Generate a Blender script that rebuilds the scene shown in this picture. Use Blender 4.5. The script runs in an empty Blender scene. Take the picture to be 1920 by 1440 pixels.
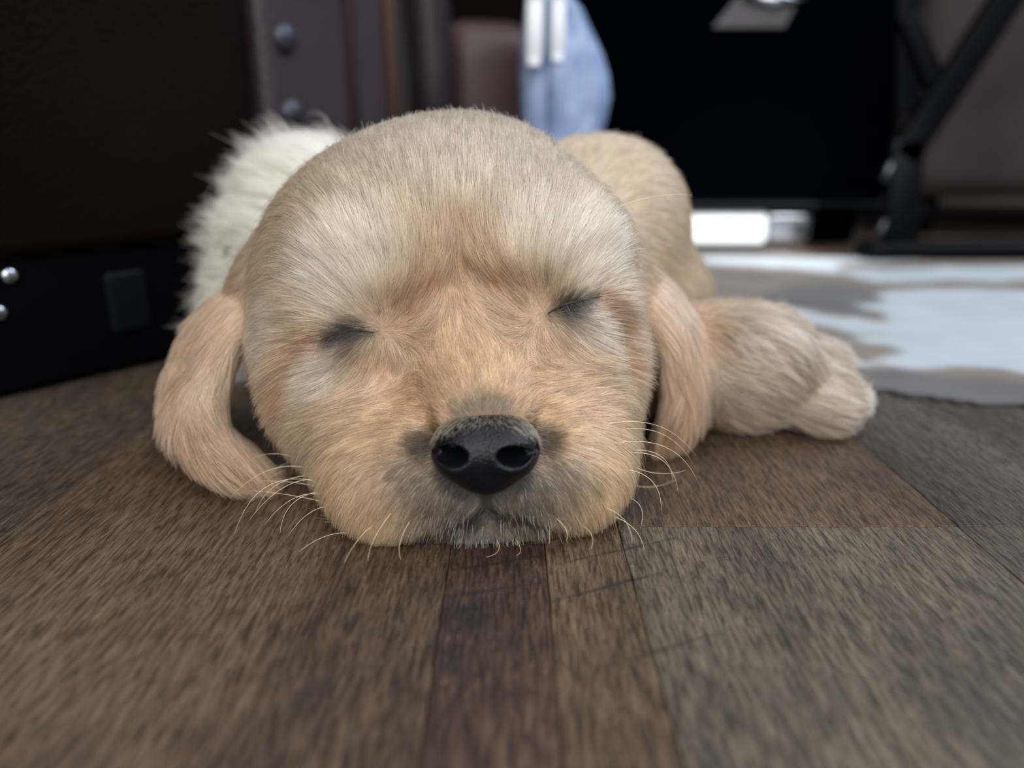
import bpy, math, random
import numpy as np
from mathutils import Matrix, Vector

FUR = True
rng = np.random.default_rng(7)
random.seed(7)
scene = bpy.context.scene
COL = scene.collection
MM = 0.001

# ------------------------------------------------------------------ camera
CAM_H = 80.0                       # lens height above the floor, mm
FPX = 1400.0                       # focal length in pixels of a 1920 wide frame
PITCH = math.atan2(720.0 - 260.0, FPX)
CP, SP = math.cos(PITCH), math.sin(PITCH)
cam_d = bpy.data.cameras.new('camera')
cam = bpy.data.objects.new('camera', cam_d)
COL.objects.link(cam)
cam.location = (0, 0, CAM_H * MM)
cam.rotation_euler = (math.radians(90) - PITCH, 0, 0)
cam_d.sensor_width = 36.0
cam_d.lens = 36.0 * FPX / 1920.0
cam_d.clip_start = 0.01
cam_d.clip_end = 30
cam_d.dof.use_dof = True
cam_d.dof.focus_distance = 0.158
cam_d.dof.aperture_fstop = 6.5
cam_d.dof.aperture_blades = 0
scene.camera = cam

# ------------------------------------------------------------------ light
world = bpy.data.worlds.new('room_light')
scene.world = world
world.use_nodes = True
world.node_tree.nodes['Background'].inputs[0].default_value = (0.80, 0.88, 1.0, 1)
world.node_tree.nodes['Background'].inputs[1].default_value = 0.26


def area(name, loc, target, size, power, color):
    d = bpy.data.lights.new(name, 'AREA')
    d.shape = 'RECTANGLE'
    d.size, d.size_y = size
    d.energy = power
    d.color = color
    o = bpy.data.objects.new(name, d)
    COL.objects.link(o)
    o.location = loc
    o.rotation_euler = (Vector(target) - Vector(loc)).to_track_quat('-Z', 'Y').to_euler()
    return o


area('window_daylight_front', (0.05, -1.0, 0.80), (0, 0.2, 0.03), (1.6, 1.1), 22, (1.0, 0.985, 0.96))
area('window_daylight_overhead', (0.15, 0.0, 1.5), (0, 0.2, 0.03), (1.1, 1.1), 9.5, (0.97, 0.98, 1.0))
area('window_daylight_side', (1.30, 0.60, 1.30), (0, 0.2, 0.03), (1.0, 1.0), 20, (0.76, 0.87, 1.0))
rail_spot_d = bpy.data.lights.new('rail_spot', 'SPOT')       # added spot lamp that brightens the rail behind
rail_spot_d.energy = 260
rail_spot_d.spot_size = math.radians(5.0)
rail_spot_d.spot_blend = 0.5
rail_spot_d.shadow_soft_size = 0.01
rail_spot_o = bpy.data.objects.new('rail_spot', rail_spot_d)
COL.objects.link(rail_spot_o)
rail_spot_o.location = (0.9, -0.9, 1.0)
rail_spot_o.rotation_euler = (Vector((0.155, 0.578, 0.012)) - Vector(rail_spot_o.location)).to_track_quat('-Z', 'Y').to_euler()

vs = scene.view_settings
vs.view_transform = 'Standard'
vs.look = 'None'
vs.gamma = 1.0
vs.use_curve_mapping = False
vs.exposure = 0.08
try:
    scene.cycles.use_denoising = True
except Exception:
    pass


# ------------------------------------------------------------------ helpers
def at(px, py, Y):
    """World point in mm on the vertical plane Y (mm away) seen at that spot of the frame."""
    a = (px - 960.0) / FPX
    b = (720.0 - py) / FPX
    t = Y / (CP + b * SP)
    return np.array([a * t, Y, CAM_H + t * (b * CP - SP)])


def proj(P):
    P = np.asarray(P, float)
    dz = P[..., 2] - CAM_H
    dep = P[..., 1] * CP - dz * SP
    v = P[..., 1] * SP + dz * CP
    return 960 + FPX * P[..., 0] / dep, 720 - FPX * v / dep


def link(o, parent=None):
    COL.objects.link(o)
    if parent is not None:
        o.parent = parent
    return o


def tag(o, label=None, cat=None, group=None, kind=None):
    if label: o['label'] = label
    if cat: o['category'] = cat
    if group: o['group'] = group
    if kind: o['kind'] = kind
    return o


def empty(name, loc_mm):
    o = bpy.data.objects.new(name, None)
    o.empty_display_size = 0.02
    o.location = [c * MM for c in loc_mm]
    return link(o)


def mesh_obj(name, verts_mm, faces, mat, parent=None, smooth=True):
    """One mesh object; vertices in world mm, stored relative to the parent's origin."""
    off = np.array(parent_world(parent))
    me = bpy.data.meshes.new(name)
    v = np.asarray(verts_mm, float) * MM - off
    me.from_pydata([tuple(p) for p in v], [], [tuple(int(i) for i in f) for f in faces])
    me.update()
    if smooth:
        me.polygons.foreach_set('use_smooth', [True] * len(me.polygons))
    if mat: me.materials.append(mat)
    return link(bpy.data.objects.new(name, me), parent)


def parent_world(p):
    x = np.zeros(3)
    while p is not None:
        x += np.array(p.location)
        p = p.parent
    return x


def ellip_rot(rx=0, ry=0, rz=0):
    return np.array(Matrix.Rotation(math.radians(rz), 3, 'Z') @ Matrix.Rotation(math.radians(ry), 3, 'Y') @ Matrix.Rotation(math.radians(rx), 3, 'X'))


def axes_rot(x, z):
    """Rotation matrix with the given x axis and approximate z axis as columns."""
    x = np.asarray(x, float); x /= np.linalg.norm(x)
    z = np.asarray(z, float); z -= x * z.dot(x); z /= np.linalg.norm(z)
    y = np.cross(z, x)
    return np.stack([x, y, z], 1)


# signed distance pieces -------------------------------------------------
def sd_ell(P, c, r, R=None):
    Q = P - np.asarray(c, np.float32)
    if R is not None:
        Q = Q @ np.asarray(R, np.float32)
    r = np.asarray(r, np.float32)
    A = Q / r
    k0 = np.sqrt((A * A).sum(-1)) + 1e-6
    B = A / r
    k1 = np.sqrt((B * B).sum(-1)) + 1e-6
    return k0 * (k0 - 1.0) / k1


def sd_cap(P, a, b, ra, rb):
    a = np.asarray(a, np.float32); b = np.asarray(b, np.float32)
    ab = b - a
    Q = P - a
    h = np.clip((Q @ ab) / float(ab @ ab), 0, 1)
    D = Q - h[..., None] * ab
    return np.sqrt((D * D).sum(-1)) - (ra + (rb - ra) * h)


def sd_path(P, pts, rs):
    d = None
    for i in range(len(pts) - 1):
        e = sd_cap(P, pts[i], pts[i + 1], rs[i], rs[i + 1])
        d = e if d is None else np.minimum(d, e)
    return d


def smin(a, b, k):
    h = np.clip(0.5 + 0.5 * (b - a) / k, 0, 1)
    return b + (a - b) * h - k * h * (1 - h)


def smax(a, b, k):
    return -smin(-a, -b, k)


def surface_nets(f, lo, hi, step):
    lo = np.asarray(lo, float); hi = np.asarray(hi, float)
    n = np.ceil((hi - lo) / step).astype(int) + 1
    ax = [np.float32(lo[i]) + np.float32(step) * np.arange(n[i], dtype=np.float32) for i in range(3)]
    V = np.empty(n, np.float32)
    yz = np.stack(np.meshgrid(ax[1], ax[2], indexing='ij'), -1)
    CH = 12
    for i in range(0, n[0], CH):
        xs = ax[0][i:i + CH]
        P = np.empty((len(xs),) + yz.shape[:2] + (3,), np.float32)
        P[..., 0] = xs[:, None, None]
        P[..., 1:] = yz[None]
        V[i:i + CH] = f(P.reshape(-1, 3)).reshape(P.shape[:3])
    S = V < 0
    cnt = np.zeros(n - 1, np.int8)
    offs = [(i, j, k) for i in (0, 1) for j in (0, 1) for k in (0, 1)]
    for i, j, k in offs:
        cnt += S[i:n[0] - 1 + i, j:n[1] - 1 + j, k:n[2] - 1 + k]
    act = (cnt > 0) & (cnt < 8)
    I = np.argwhere(act)
    idx = -np.ones(n - 1, np.int64)
    idx[act] = np.arange(len(I))
    acc = np.zeros((len(I), 3)); num = np.zeros(len(I))
    for a, oa in enumerate(offs):
        for ob in offs[a + 1:]:
            d = np.array(ob) - np.array(oa)
            if np.abs(d).sum() != 1: continue
            va = V[tuple((I + oa).T)]; vb = V[tuple((I + ob).T)]
            m = (va < 0) != (vb < 0)
            t = np.where(m, va / np.where(m, va - vb, 1), 0)
            acc += m[:, None] * (np.array(oa) + t[:, None] * d)
            num += m
    verts = lo + step * (I + acc / num[:, None])
    faces = []
    for axis in range(3):
        u, w = [(1, 2), (2, 0), (0, 1)][axis]
        A = np.take(S, range(0, n[axis] - 1), axis); B = np.take(S, range(1, n[axis]), axis)
        E = np.argwhere(A != B)
        E = E[(E[:, u] > 0) & (E[:, w] > 0) & (E[:, u] < n[u] - 1) & (E[:, w] < n[w] - 1)]
        inside = A[tuple(E.T)]
        eu = np.zeros(3, int); eu[u] = 1
        ew = np.zeros(3, int); ew[w] = 1
        q = [idx[tuple((E - a).T)] for a in (0 * eu, eu, eu + ew, ew)]
        q = np.stack(q, 1)
        q[~inside] = q[~inside][:, ::-1]
        faces.append(q)
    F = np.concatenate(faces)
    F = F[(F >= 0).all(1)]
    return verts, F


def fast_mesh(name, verts_mm, F, mat, parent):
    off = parent_world(parent)
    me = bpy.data.meshes.new(name)
    v = np.ascontiguousarray(verts_mm * MM - off, np.float32)
    me.vertices.add(len(v)); me.vertices.foreach_set('co', v.ravel())
    me.loops.add(F.size); me.loops.foreach_set('vertex_index', np.ascontiguousarray(F, np.int32).ravel())
    me.polygons.add(len(F))
    me.polygons.foreach_set('loop_start', np.arange(0, F.size, F.shape[1], dtype=np.int32))
    me.update(calc_edges=True)
    me.validate()
    me.polygons.foreach_set('use_smooth', np.ones(len(me.polygons), bool))
    if mat: me.materials.append(mat)
    return link(bpy.data.objects.new(name, me), parent)


def tube(pts, radii, seg=6):
    """Closed tapered tube along points: verts, faces."""
    pts = np.asarray(pts, float); n = len(pts)
    T = np.gradient(pts, axis=0); T /= np.linalg.norm(T, axis=1)[:, None]
    up = np.array([0.31, 0.17, 0.93])
    V, F = [], []
    for i in range(n):
        a = np.cross(T[i], up); a /= np.linalg.norm(a); b = np.cross(T[i], a)
        for s in range(seg):
            th = 2 * math.pi * s / seg
            V.append(pts[i] + radii[i] * (a * math.cos(th) + b * math.sin(th)))
    for i in range(n - 1):
        for s in range(seg):
            s2 = (s + 1) % seg
            F.append((i * seg + s, i * seg + s2, (i + 1) * seg + s2, (i + 1) * seg + s))
    F.append(tuple(range(seg))[::-1]); F.append(tuple((n - 1) * seg + s for s in range(seg)))
    return V, F


def rbox(lo, hi, r=2.0, n=3):
    """Box with rounded edges: verts, faces."""
    lo = np.asarray(lo, float); hi = np.asarray(hi, float)
    c = (lo + hi) / 2; h = (hi - lo) / 2
    r = min(r, h.min() * 0.98)
    V, F = [], []
    m = n + 1
    # cube sphere grid with clamped core
    def coords(k):
        t = np.tan(np.linspace(-math.pi / 4, math.pi / 4, 2 * m))
        return t
    t = np.concatenate([np.linspace(-1, 0, m), np.linspace(0, 1, m)])
    sgn = np.concatenate([-np.ones(m), np.ones(m)])
    N = 2 * m
    vid = {}
    def vert(u, i, v, j, axis, s):
        p = np.zeros(3); core = np.zeros(3)
        a, b = (axis + 1) % 3, (axis + 2) % 3
        p[axis] = s; core[axis] = s
        p[a] = math.tan(u * math.pi / 4); core[a] = sgn[i]
        p[b] = math.tan(v * math.pi / 4); core[b] = sgn[j]
        d = p / np.linalg.norm(p)
        q = c + core * (h - r) + d * r
        key = tuple(np.round(q, 4))
        if key not in vid:
            vid[key] = len(V); V.append(q)
        return vid[key]
    for axis in range(3):
        for s in (-1, 1):
            for i in range(N - 1):
                for j in range(N - 1):
                    f = [vert(t[i], i, t[j], j, axis, s), vert(t[i + 1], i + 1, t[j], j, axis, s),
                         vert(t[i + 1], i + 1, t[j + 1], j + 1, axis, s), vert(t[i], i, t[j + 1], j + 1, axis, s)]
                    g = []
                    for k in f:
                        if k not in g: g.append(k)
                    if len(g) >= 3:
                        F.append(tuple(g if s > 0 else g[::-1]))
    return V, F


# materials ----------------------------------------------------------------
def new_mat(name):
    m = bpy.data.materials.new(name)
    m.use_nodes = True
    nt = m.node_tree
    return m, nt, nt.nodes['Principled BSDF']


def N(nt, kind, **kw):
    n = nt.nodes.new(kind)
    for k, v in kw.items():
        if k.startswith('i_'):
            n.inputs[int(k[2:])].default_value = v
        else:
            setattr(n, k, v)
    return n


def ramp(nt, stops):
    r = nt.nodes.new('ShaderNodeValToRGB')
    el = r.color_ramp.elements
    while len(el) < len(stops): el.new(0.5)
    for e, (p, c) in zip(el, stops):
        e.position = p; e.color = (*c, 1)
    return r


def srgb(*c):
    return tuple(((x / 255) / 12.92 if x / 255 <= 0.04045 else ((x / 255 + 0.055) / 1.055) ** 2.4) for x in c)


def leather(name, dark, light, rough=0.42, scale=60, spec=0.4):
    m, nt, b = new_mat(name)
    tc = N(nt, 'ShaderNodeTexCoord')
    no = N(nt, 'ShaderNodeTexNoise'); no.inputs['Scale'].default_value = 9; no.inputs['Detail'].default_value = 6
    nt.links.new(tc.outputs['Object'], no.inputs['Vector'])
    r = ramp(nt, [(0.35, dark), (0.7, light)])
    nt.links.new(no.outputs['Fac'], r.inputs[0]); nt.links.new(r.outputs[0], b.inputs['Base Color'])
    v = N(nt, 'ShaderNodeTexVoronoi'); v.inputs['Scale'].default_value = scale * 10
    nt.links.new(tc.outputs['Object'], v.inputs['Vector'])
    bp = N(nt, 'ShaderNodeBump'); bp.inputs['Strength'].default_value = 0.25; bp.inputs['Distance'].default_value = 0.0008
    nt.links.new(v.outputs['Distance'], bp.inputs['Height']); nt.links.new(bp.outputs[0], b.inputs['Normal'])
    b.inputs['Roughness'].default_value = rough
    b.inputs['Specular IOR Level'].default_value = spec
    return m


def plain(name, col, rough=0.5, metal=0.0, noise=0.15, spec=0.5):
    m, nt, b = new_mat(name)
    tc = N(nt, 'ShaderNodeTexCoord')
    no = N(nt, 'ShaderNodeTexNoise'); no.inputs['Scale'].default_value = 40; no.inputs['Detail'].default_value = 4
    nt.links.new(tc.outputs['Object'], no.inputs['Vector'])
    r = ramp(nt, [(0.3, tuple(c * (1 - noise) for c in col)), (0.7, tuple(min(1, c * (1 + noise)) for c in col))])
    nt.links.new(no.outputs['Fac'], r.inputs[0]); nt.links.new(r.outputs[0], b.inputs['Base Color'])
    b.inputs['Roughness'].default_value = rough
    b.inputs['Metallic'].default_value = metal
    b.inputs['Specular IOR Level'].default_value = spec
    return m


def seg_dist(P, pts):
    d = np.full(len(P), 1e9)
    for a, b in zip(pts[:-1], pts[1:]):
        a = np.asarray(a, float); b = np.asarray(b, float)
        ab = b - a
        h = np.clip(((P - a) @ ab) / (ab @ ab), 0, 1)
        d = np.minimum(d, np.linalg.norm(P - a - h[:, None] * ab, axis=1))
    return d


def smooth(x, a, b):
    t = np.clip((x - a) / (b - a), 0, 1)
    return t * t * (3 - 2 * t)


def snoise(P, scale, seed):
    r = np.random.default_rng(seed)
    out = np.zeros(len(P))
    for o in range(5):
        k = r.normal(size=(3,)); k *= (2 * math.pi / scale) * (0.7 + 0.35 * o) / np.linalg.norm(k)
        out += np.sin(P @ k + r.uniform(0, 6.28)) * (0.5 ** (o * 0.5))
    return out / 2.2


# ------------------------------------------------------------------ floor
def wood(name, stops, rough=0.44, stains=(), scratches=()):
    """Worn wood: grain runs along Y."""
    m, nt, b = new_mat(name)
    geo = N(nt, 'ShaderNodeNewGeometry')
    oi = N(nt, 'ShaderNodeObjectInfo')
    add = N(nt, 'ShaderNodeVectorMath', operation='MULTIPLY_ADD')
    comb = N(nt, 'ShaderNodeCombineXYZ')
    nt.links.new(oi.outputs['Random'], comb.inputs[0]); nt.links.new(oi.outputs['Random'], comb.inputs[1])
    nt.links.new(comb.outputs[0], add.inputs[0]); add.inputs[1].default_value = (7.3, 3.1, 0)
    nt.links.new(geo.outputs['Position'], add.inputs[2])

    def mapped(sx, sy):
        mp = N(nt, 'ShaderNodeMapping'); mp.inputs['Scale'].default_value = (sx, sy, 1)
        nt.links.new(add.outputs[0], mp.inputs[0]); return mp

    def noise(sx, sy, detail=5, dist=0.0, rough=0.6):
        mp = mapped(sx, sy)
        n = N(nt, 'ShaderNodeTexNoise'); n.inputs['Scale'].default_value = 1
        n.inputs['Detail'].default_value = detail; n.inputs['Distortion'].default_value = dist
        n.inputs['Roughness'].default_value = rough
        nt.links.new(mp.outputs[0], n.inputs['Vector']); return n
    big = noise(28, 7, 4, 0.6)
    fine = noise(800, 75, 5, 0.35, 0.7)
    pore = noise(1300, 170, 3, 0.5, 0.55)
    mix = N(nt, 'ShaderNodeMix', data_type='FLOAT'); mix.inputs[0].default_value = 0.58
    nt.links.new(big.outputs['Fac'], mix.inputs[2]); nt.links.new(fine.outputs['Fac'], mix.inputs[3])
    r = ramp(nt, stops)
    nt.links.new(mix.outputs[0], r.inputs[0])
    pr = ramp(nt, [(0.38, (0.38, 0.35, 0.33)), (0.54, (1, 1, 1))])
    nt.links.new(pore.outputs['Fac'], pr.inputs[0])
    mul = N(nt, 'ShaderNodeMix', data_type='RGBA', blend_type='MULTIPLY'); mul.inputs[0].default_value = 0.9
    nt.links.new(r.outputs[0], mul.inputs[6]); nt.links.new(pr.outputs[0], mul.inputs[7])
    lastc = mul.outputs[2]

    def darken(mask, col, amt):
        nonlocal lastc
        mm = N(nt, 'ShaderNodeMath', operation='MULTIPLY'); mm.inputs[1].default_value = amt
        nt.links.new(mask, mm.inputs[0])
        m2 = N(nt, 'ShaderNodeMix', data_type='RGBA', blend_type='MIX')
        nt.links.new(mm.outputs[0], m2.inputs[0]); nt.links.new(lastc, m2.inputs[6]); m2.inputs[7].default_value = (*col, 1)
        lastc = m2.outputs[2]
    wob = N(nt, 'ShaderNodeTexNoise'); wob.inputs['Scale'].default_value = 260; wob.inputs['Detail'].default_value = 5
    nt.links.new(geo.outputs['Position'], wob.inputs['Vector'])
    for (sx, sy, rx, ry, ang, col, amt) in stains:      # old stains: ellipse with a ragged edge
        v1 = N(nt, 'ShaderNodeVectorMath', operation='SUBTRACT'); v1.inputs[1].default_value = (sx * MM, sy * MM, 0)
        nt.links.new(geo.outputs['Position'], v1.inputs[0])
        v0 = N(nt, 'ShaderNodeVectorRotate', rotation_type='Z_AXIS'); v0.inputs['Angle'].default_value = -ang
        nt.links.new(v1.outputs[0], v0.inputs['Vector'])
        v2 = N(nt, 'ShaderNodeVectorMath', operation='MULTIPLY'); v2.inputs[1].default_value = (1 / (rx * MM), 1 / (ry * MM), 0)
        nt.links.new(v0.outputs[0], v2.inputs[0])
        v3 = N(nt, 'ShaderNodeVectorMath', operation='LENGTH'); nt.links.new(v2.outputs[0], v3.inputs[0])
        ad = N(nt, 'ShaderNodeMath', operation='MULTIPLY_ADD'); ad.inputs[1].default_value = 1.6
        nt.links.new(wob.outputs['Fac'], ad.inputs[0]); nt.links.new(v3.outputs['Value'], ad.inputs[2])
        mr = N(nt, 'ShaderNodeMapRange'); mr.inputs['From Min'].default_value = 2.0; mr.inputs['From Max'].default_value = 1.3
        nt.links.new(ad.outputs[0], mr.inputs['Value'])
        darken(mr.outputs[0], col, amt)
    nt.links.new(lastc, b.inputs['Base Color'])
    h = N(nt, 'ShaderNodeMath', operation='ADD')
    nt.links.new(fine.outputs['Fac'], h.inputs[0]); nt.links.new(pore.outputs['Fac'], h.inputs[1])
    bp = N(nt, 'ShaderNodeBump'); bp.inputs['Strength'].default_value = 1.0; bp.inputs['Distance'].default_value = 0.0009
    nt.links.new(h.outputs[0], bp.inputs['Height']); nt.links.new(bp.outputs[0], b.inputs['Normal'])
    rr = ramp(nt, [(0.3, (rough + 0.12,) * 3), (0.7, (rough - 0.08,) * 3)])
    nt.links.new(fine.outputs['Fac'], rr.inputs[0]); nt.links.new(rr.outputs[0], b.inputs['Roughness'])
    b.inputs['Specular IOR Level'].default_value = 0.45
    return m


W_BROWN = wood('worn_brown_wood', [(0.36, srgb(56, 44, 35)), (0.5, srgb(92, 74, 59)), (0.64, srgb(118, 99, 80))])
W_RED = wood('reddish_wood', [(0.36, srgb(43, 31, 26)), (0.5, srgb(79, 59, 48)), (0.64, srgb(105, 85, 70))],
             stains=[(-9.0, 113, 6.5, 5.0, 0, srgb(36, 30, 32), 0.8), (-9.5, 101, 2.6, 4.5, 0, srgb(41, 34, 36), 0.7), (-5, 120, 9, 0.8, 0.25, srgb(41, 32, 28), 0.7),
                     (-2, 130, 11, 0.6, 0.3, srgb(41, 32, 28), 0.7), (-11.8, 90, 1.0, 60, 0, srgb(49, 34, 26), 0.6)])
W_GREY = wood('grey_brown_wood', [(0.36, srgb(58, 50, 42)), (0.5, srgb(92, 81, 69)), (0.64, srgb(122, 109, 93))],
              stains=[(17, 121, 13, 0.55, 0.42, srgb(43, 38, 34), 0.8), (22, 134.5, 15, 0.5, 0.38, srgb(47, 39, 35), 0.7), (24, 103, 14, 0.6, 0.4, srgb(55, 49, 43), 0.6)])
W_SLATE = wood('slate_grey_wood', [(0.36, srgb(53, 47, 43)), (0.5, srgb(83, 75, 69)), (0.64, srgb(107, 99, 89))])
W_DARK = wood('dark_umber_wood', [(0.36, srgb(45, 38, 32)), (0.5, srgb(77, 64, 53)), (0.64, srgb(103, 88, 73))])
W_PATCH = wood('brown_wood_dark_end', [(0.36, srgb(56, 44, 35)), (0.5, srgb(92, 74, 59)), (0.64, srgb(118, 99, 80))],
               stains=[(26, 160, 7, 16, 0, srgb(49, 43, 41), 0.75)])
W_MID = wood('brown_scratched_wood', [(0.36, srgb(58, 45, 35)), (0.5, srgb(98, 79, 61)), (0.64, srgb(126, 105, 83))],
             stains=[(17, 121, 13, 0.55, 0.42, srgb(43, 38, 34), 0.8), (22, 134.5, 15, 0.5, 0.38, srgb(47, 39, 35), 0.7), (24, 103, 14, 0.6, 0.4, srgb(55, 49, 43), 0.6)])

floor = mesh_obj('floor', [(-1500, -700, -8), (2200, -700, -8), (2200, 2600, -8), (-1500, 2600, -8),
                           (-1500, -700, -4), (2200, -700, -4), (2200, 2600, -4), (-1500, 2600, -4)],
                 [(3, 2, 1, 0), (4, 5, 6, 7), (0, 1, 5, 4), (1, 2, 6, 5), (2, 3, 7, 6), (3, 0, 4, 7)],
                 plain('floor_joint', srgb(30, 24, 20), 0.9), smooth=False)
tag(floor, 'dark worn wooden plank floor the puppy sleeps on', 'floor', kind='structure')


def plank(x0, x1, y0, y1, mat, dz=0.0):
    g, bev = 0.10, 0.16
    X0, X1, Y0, Y1 = x0 + g, x1 - g, y0 + g, y1 - g
    top = dz
    v = [(X0, Y0, -5), (X1, Y0, -5), (X1, Y1, -5), (X0, Y1, -5),
         (X0, Y0, top - bev), (X1, Y0, top - bev), (X1, Y1, top - bev), (X0, Y1, top - bev),
         (X0 + bev, Y0 + bev, top), (X1 - bev, Y0 + bev, top), (X1 - bev, Y1 - bev, top), (X0 + bev, Y1 - bev, top)]
    f = [(3, 2, 1, 0), (8, 9, 10, 11)]
    for a in (0, 4):
        for i in range(4):
            j = (i + 1) % 4
            f.append((a + i, a + j, a + 4 + j, a + 4 + i))
    return mesh_obj('plank', v, f, mat, floor, smooth=False)


# strips running away from the lens; the ones in view first
strips = [(-300, -203), (-203, -107), (-107, -12.6), (-12.6, 6.8), (6.8, 23), (23, 97), (97, 190), (190, 286)]
xx = -300
while xx > -1400: strips.append((xx - 96, xx)); xx -= 96
xx = 286
while xx < 2000: strips.append((xx, xx + 96)); xx += 96
mats = [W_BROWN, W_GREY, W_DARK, W_SLATE, W_BROWN, W_RED]
for k, (a, b_) in enumerate(strips):
    if (a, b_) == (-107, -12.6): cuts = [(-650, 420, W_BROWN), (420, 1300, W_DARK), (1300, 2500, W_BROWN)]
    elif (a, b_) == (-12.6, 6.8): cuts = [(-650, 330, W_RED), (330, 1200, W_BROWN), (1200, 2500, W_RED)]
    elif (a, b_) == (6.8, 23): cuts = [(-650, 152, W_MID), (152, 700, W_BROWN), (700, 2500, W_DARK)]
    elif (a, b_) == (23, 97): cuts = [(-650, 144.5, W_GREY), (144.5, 900, W_PATCH), (900, 2500, W_SLATE)]
    elif (a, b_) == (97, 190): cuts = [(-650, 144.5, W_GREY), (144.5, 900, W_SLATE), (900, 2500, W_GREY)]
    elif (a, b_) == (-203, -107): cuts = [(-650, 500, W_DARK), (500, 1500, W_BROWN), (1500, 2500, W_DARK)]
    else:
        s = random.uniform(-300, 500)
        cuts = [(-650, s, random.choice(mats)), (s, s + 900, random.choice(mats)), (s + 900, 2500, random.choice(mats))]
    for (p, q, mt) in cuts:
        plank(a, b_, p, q, mt, random.uniform(-0.08, 0.0))
# ------------------------------------------------------------------ room beyond
wall = mesh_obj('wall_back', [(-1500, 2500, 0), (2200, 2500, 0), (2200, 2560, 0), (-1500, 2560, 0),
                              (-1500, 2500, 2400), (2200, 2500, 2400), (2200, 2560, 2400), (-1500, 2560, 2400)],
                [(3, 2, 1, 0), (4, 5, 6, 7), (0, 1, 5, 4), (1, 2, 6, 5), (2, 3, 7, 6), (3, 0, 4, 7)],
                plain('wall_paint', srgb(70, 62, 60), 0.9, noise=0.05), smooth=False)
tag(wall, 'plain dim wall far behind the furniture', 'wall', kind='structure')


def ground(px, py, z=0.0):
    b = (720.0 - py) / FPX
    t = (CAM_H - z) / (SP - b * CP)
    return np.array([(px - 960.0) / FPX * t, t * (CP + b * SP), z])


def obox(name, a, b, depth, z0, z1, r, mat, parent, n=4):
    """Rounded block whose front face runs on the floor plan from a to b, going back by depth."""
    a = np.array(a, float); b = np.array(b, float)
    L = np.linalg.norm(b - a); u = (b - a) / L; w = np.array([-u[1], u[0]])
    V, F = rbox((0, 0, z0), (L, depth, z1), r, n)
    V = [np.array([*(a + u * p[0] + w * p[1]), p[2]]) for p in V]
    return mesh_obj(name, V, F, mat, parent)


# leather armchair ----------------------------------------------------------
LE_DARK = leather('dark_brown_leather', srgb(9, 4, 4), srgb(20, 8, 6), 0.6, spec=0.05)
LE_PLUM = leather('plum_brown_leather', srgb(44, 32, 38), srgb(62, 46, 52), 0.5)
LE_SEAT = leather('worn_red_brown_leather', srgb(58, 38, 38), srgb(84, 60, 58), 0.42)
PIPE = leather('tan_piping', srgb(74, 56, 48), srgb(92, 70, 60), 0.45)
BLACK = plain('black_lacquer', srgb(1, 2, 5), 0.6, noise=0.1, spec=0.0)
BLACKM = plain('black_metal', srgb(4, 5, 8), 0.5, noise=0.1, spec=0.08)
CHROME = plain('polished_metal', srgb(200, 206, 214), 0.18, metal=1.0, noise=0.03)
PEWTER = plain('pewter_nailhead', srgb(70, 72, 80), 0.5, metal=0.9, noise=0.08)

uA = np.array([0.62, 0.785])
A1 = np.array([-97.0, 306.0]); A0 = A1 - uA * 420
B0 = np.array([-94.0, 310.0]); B1 = np.array([-57.0, 402.0])
chair = empty('leather_armchair', (-150, 400, 0))
tag(chair, 'dark brown leather armchair with nailhead trim behind the puppy', 'armchair')
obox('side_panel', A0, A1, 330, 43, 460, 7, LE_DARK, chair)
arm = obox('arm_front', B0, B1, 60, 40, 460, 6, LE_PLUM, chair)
uB = (B1 - B0) / np.linalg.norm(B1 - B0); wB = np.array([uB[1], -uB[0]])


def bar(name, pts, rad, mat, parent, seg=10):
    V, F = tube(pts, [rad] * len(pts), seg)
    return mesh_obj(name, V, F, mat, parent)


def on_B(px, py, lift=0.0):
    """Point of the arm front's face on that line of sight."""
    a = (px - 960.0) / FPX; b = (720.0 - py) / FPX
    d = np.array([a, CP + b * SP, b * CP - SP])
    nrm = np.array([wB[0], wB[1], 0]); p0 = np.array([*B0, 0])
    t = nrm.dot(p0 - np.array([0, 0, CAM_H])) / nrm.dot(d)
    return np.array([0, 0, CAM_H]) + d * t + nrm * lift


for px, py in ((532, 72), (546, 212), (518, -70)):
    c = on_B(px, py, 0.3)
    V, F = [], []
    tx = np.array([uB[0], uB[1], 0]); tz = np.array([0, 0, 1.0]); nn = np.array([wB[0], wB[1], 0])
    R = 6.0
    for i in range(5):
        ph = i * math.pi / 2 / 4.5
        for j in range(14):
            th = 2 * math.pi * j / 14
            V.append(c + R * math.cos(ph) * (tx * math.cos(th) + tz * math.sin(th)) + nn * 4 * math.sin(ph))
    for i in range(4):
        for j in range(14):
            F.append((i * 14 + j, i * 14 + (j + 1) % 14, (i + 1) * 14 + (j + 1) % 14, (i + 1) * 14 + j))
    F.append(tuple(4 * 14 + j for j in range(14)))
    mesh_obj('nailhead', V, F, PEWTER, arm)
p1, p2 = on_B(655, 100, 0.5), on_B(728, 100, 1.0)
bar('fold', [(p1[0], p1[1], 46), (p1[0], p1[1], 200), (p1[0], p1[1], 440)], 3.0, LE_PLUM, arm)
bar('piping', [(p2[0], p2[1], 46), (p2[0], p2[1], 200), (p2[0], p2[1], 440)], 3.2, PIPE, arm)
q = at(800, 100, 470)
bar('arm_roll', [(q[0] + 4, q[1], 30), (q[0] + 2, q[1], 120), (q[0] - 6, q[1], 260), (q[0] - 8, q[1], 440)], 14, LE_PLUM, chair, 18)
c0, c1 = at(815, 80, 500), at(1030, 90, 520)
obox('seat_cushion', (c0[0], 500), (c1[0], 515), 240, 30, 152, 24, LE_SEAT, chair, 6)
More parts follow.
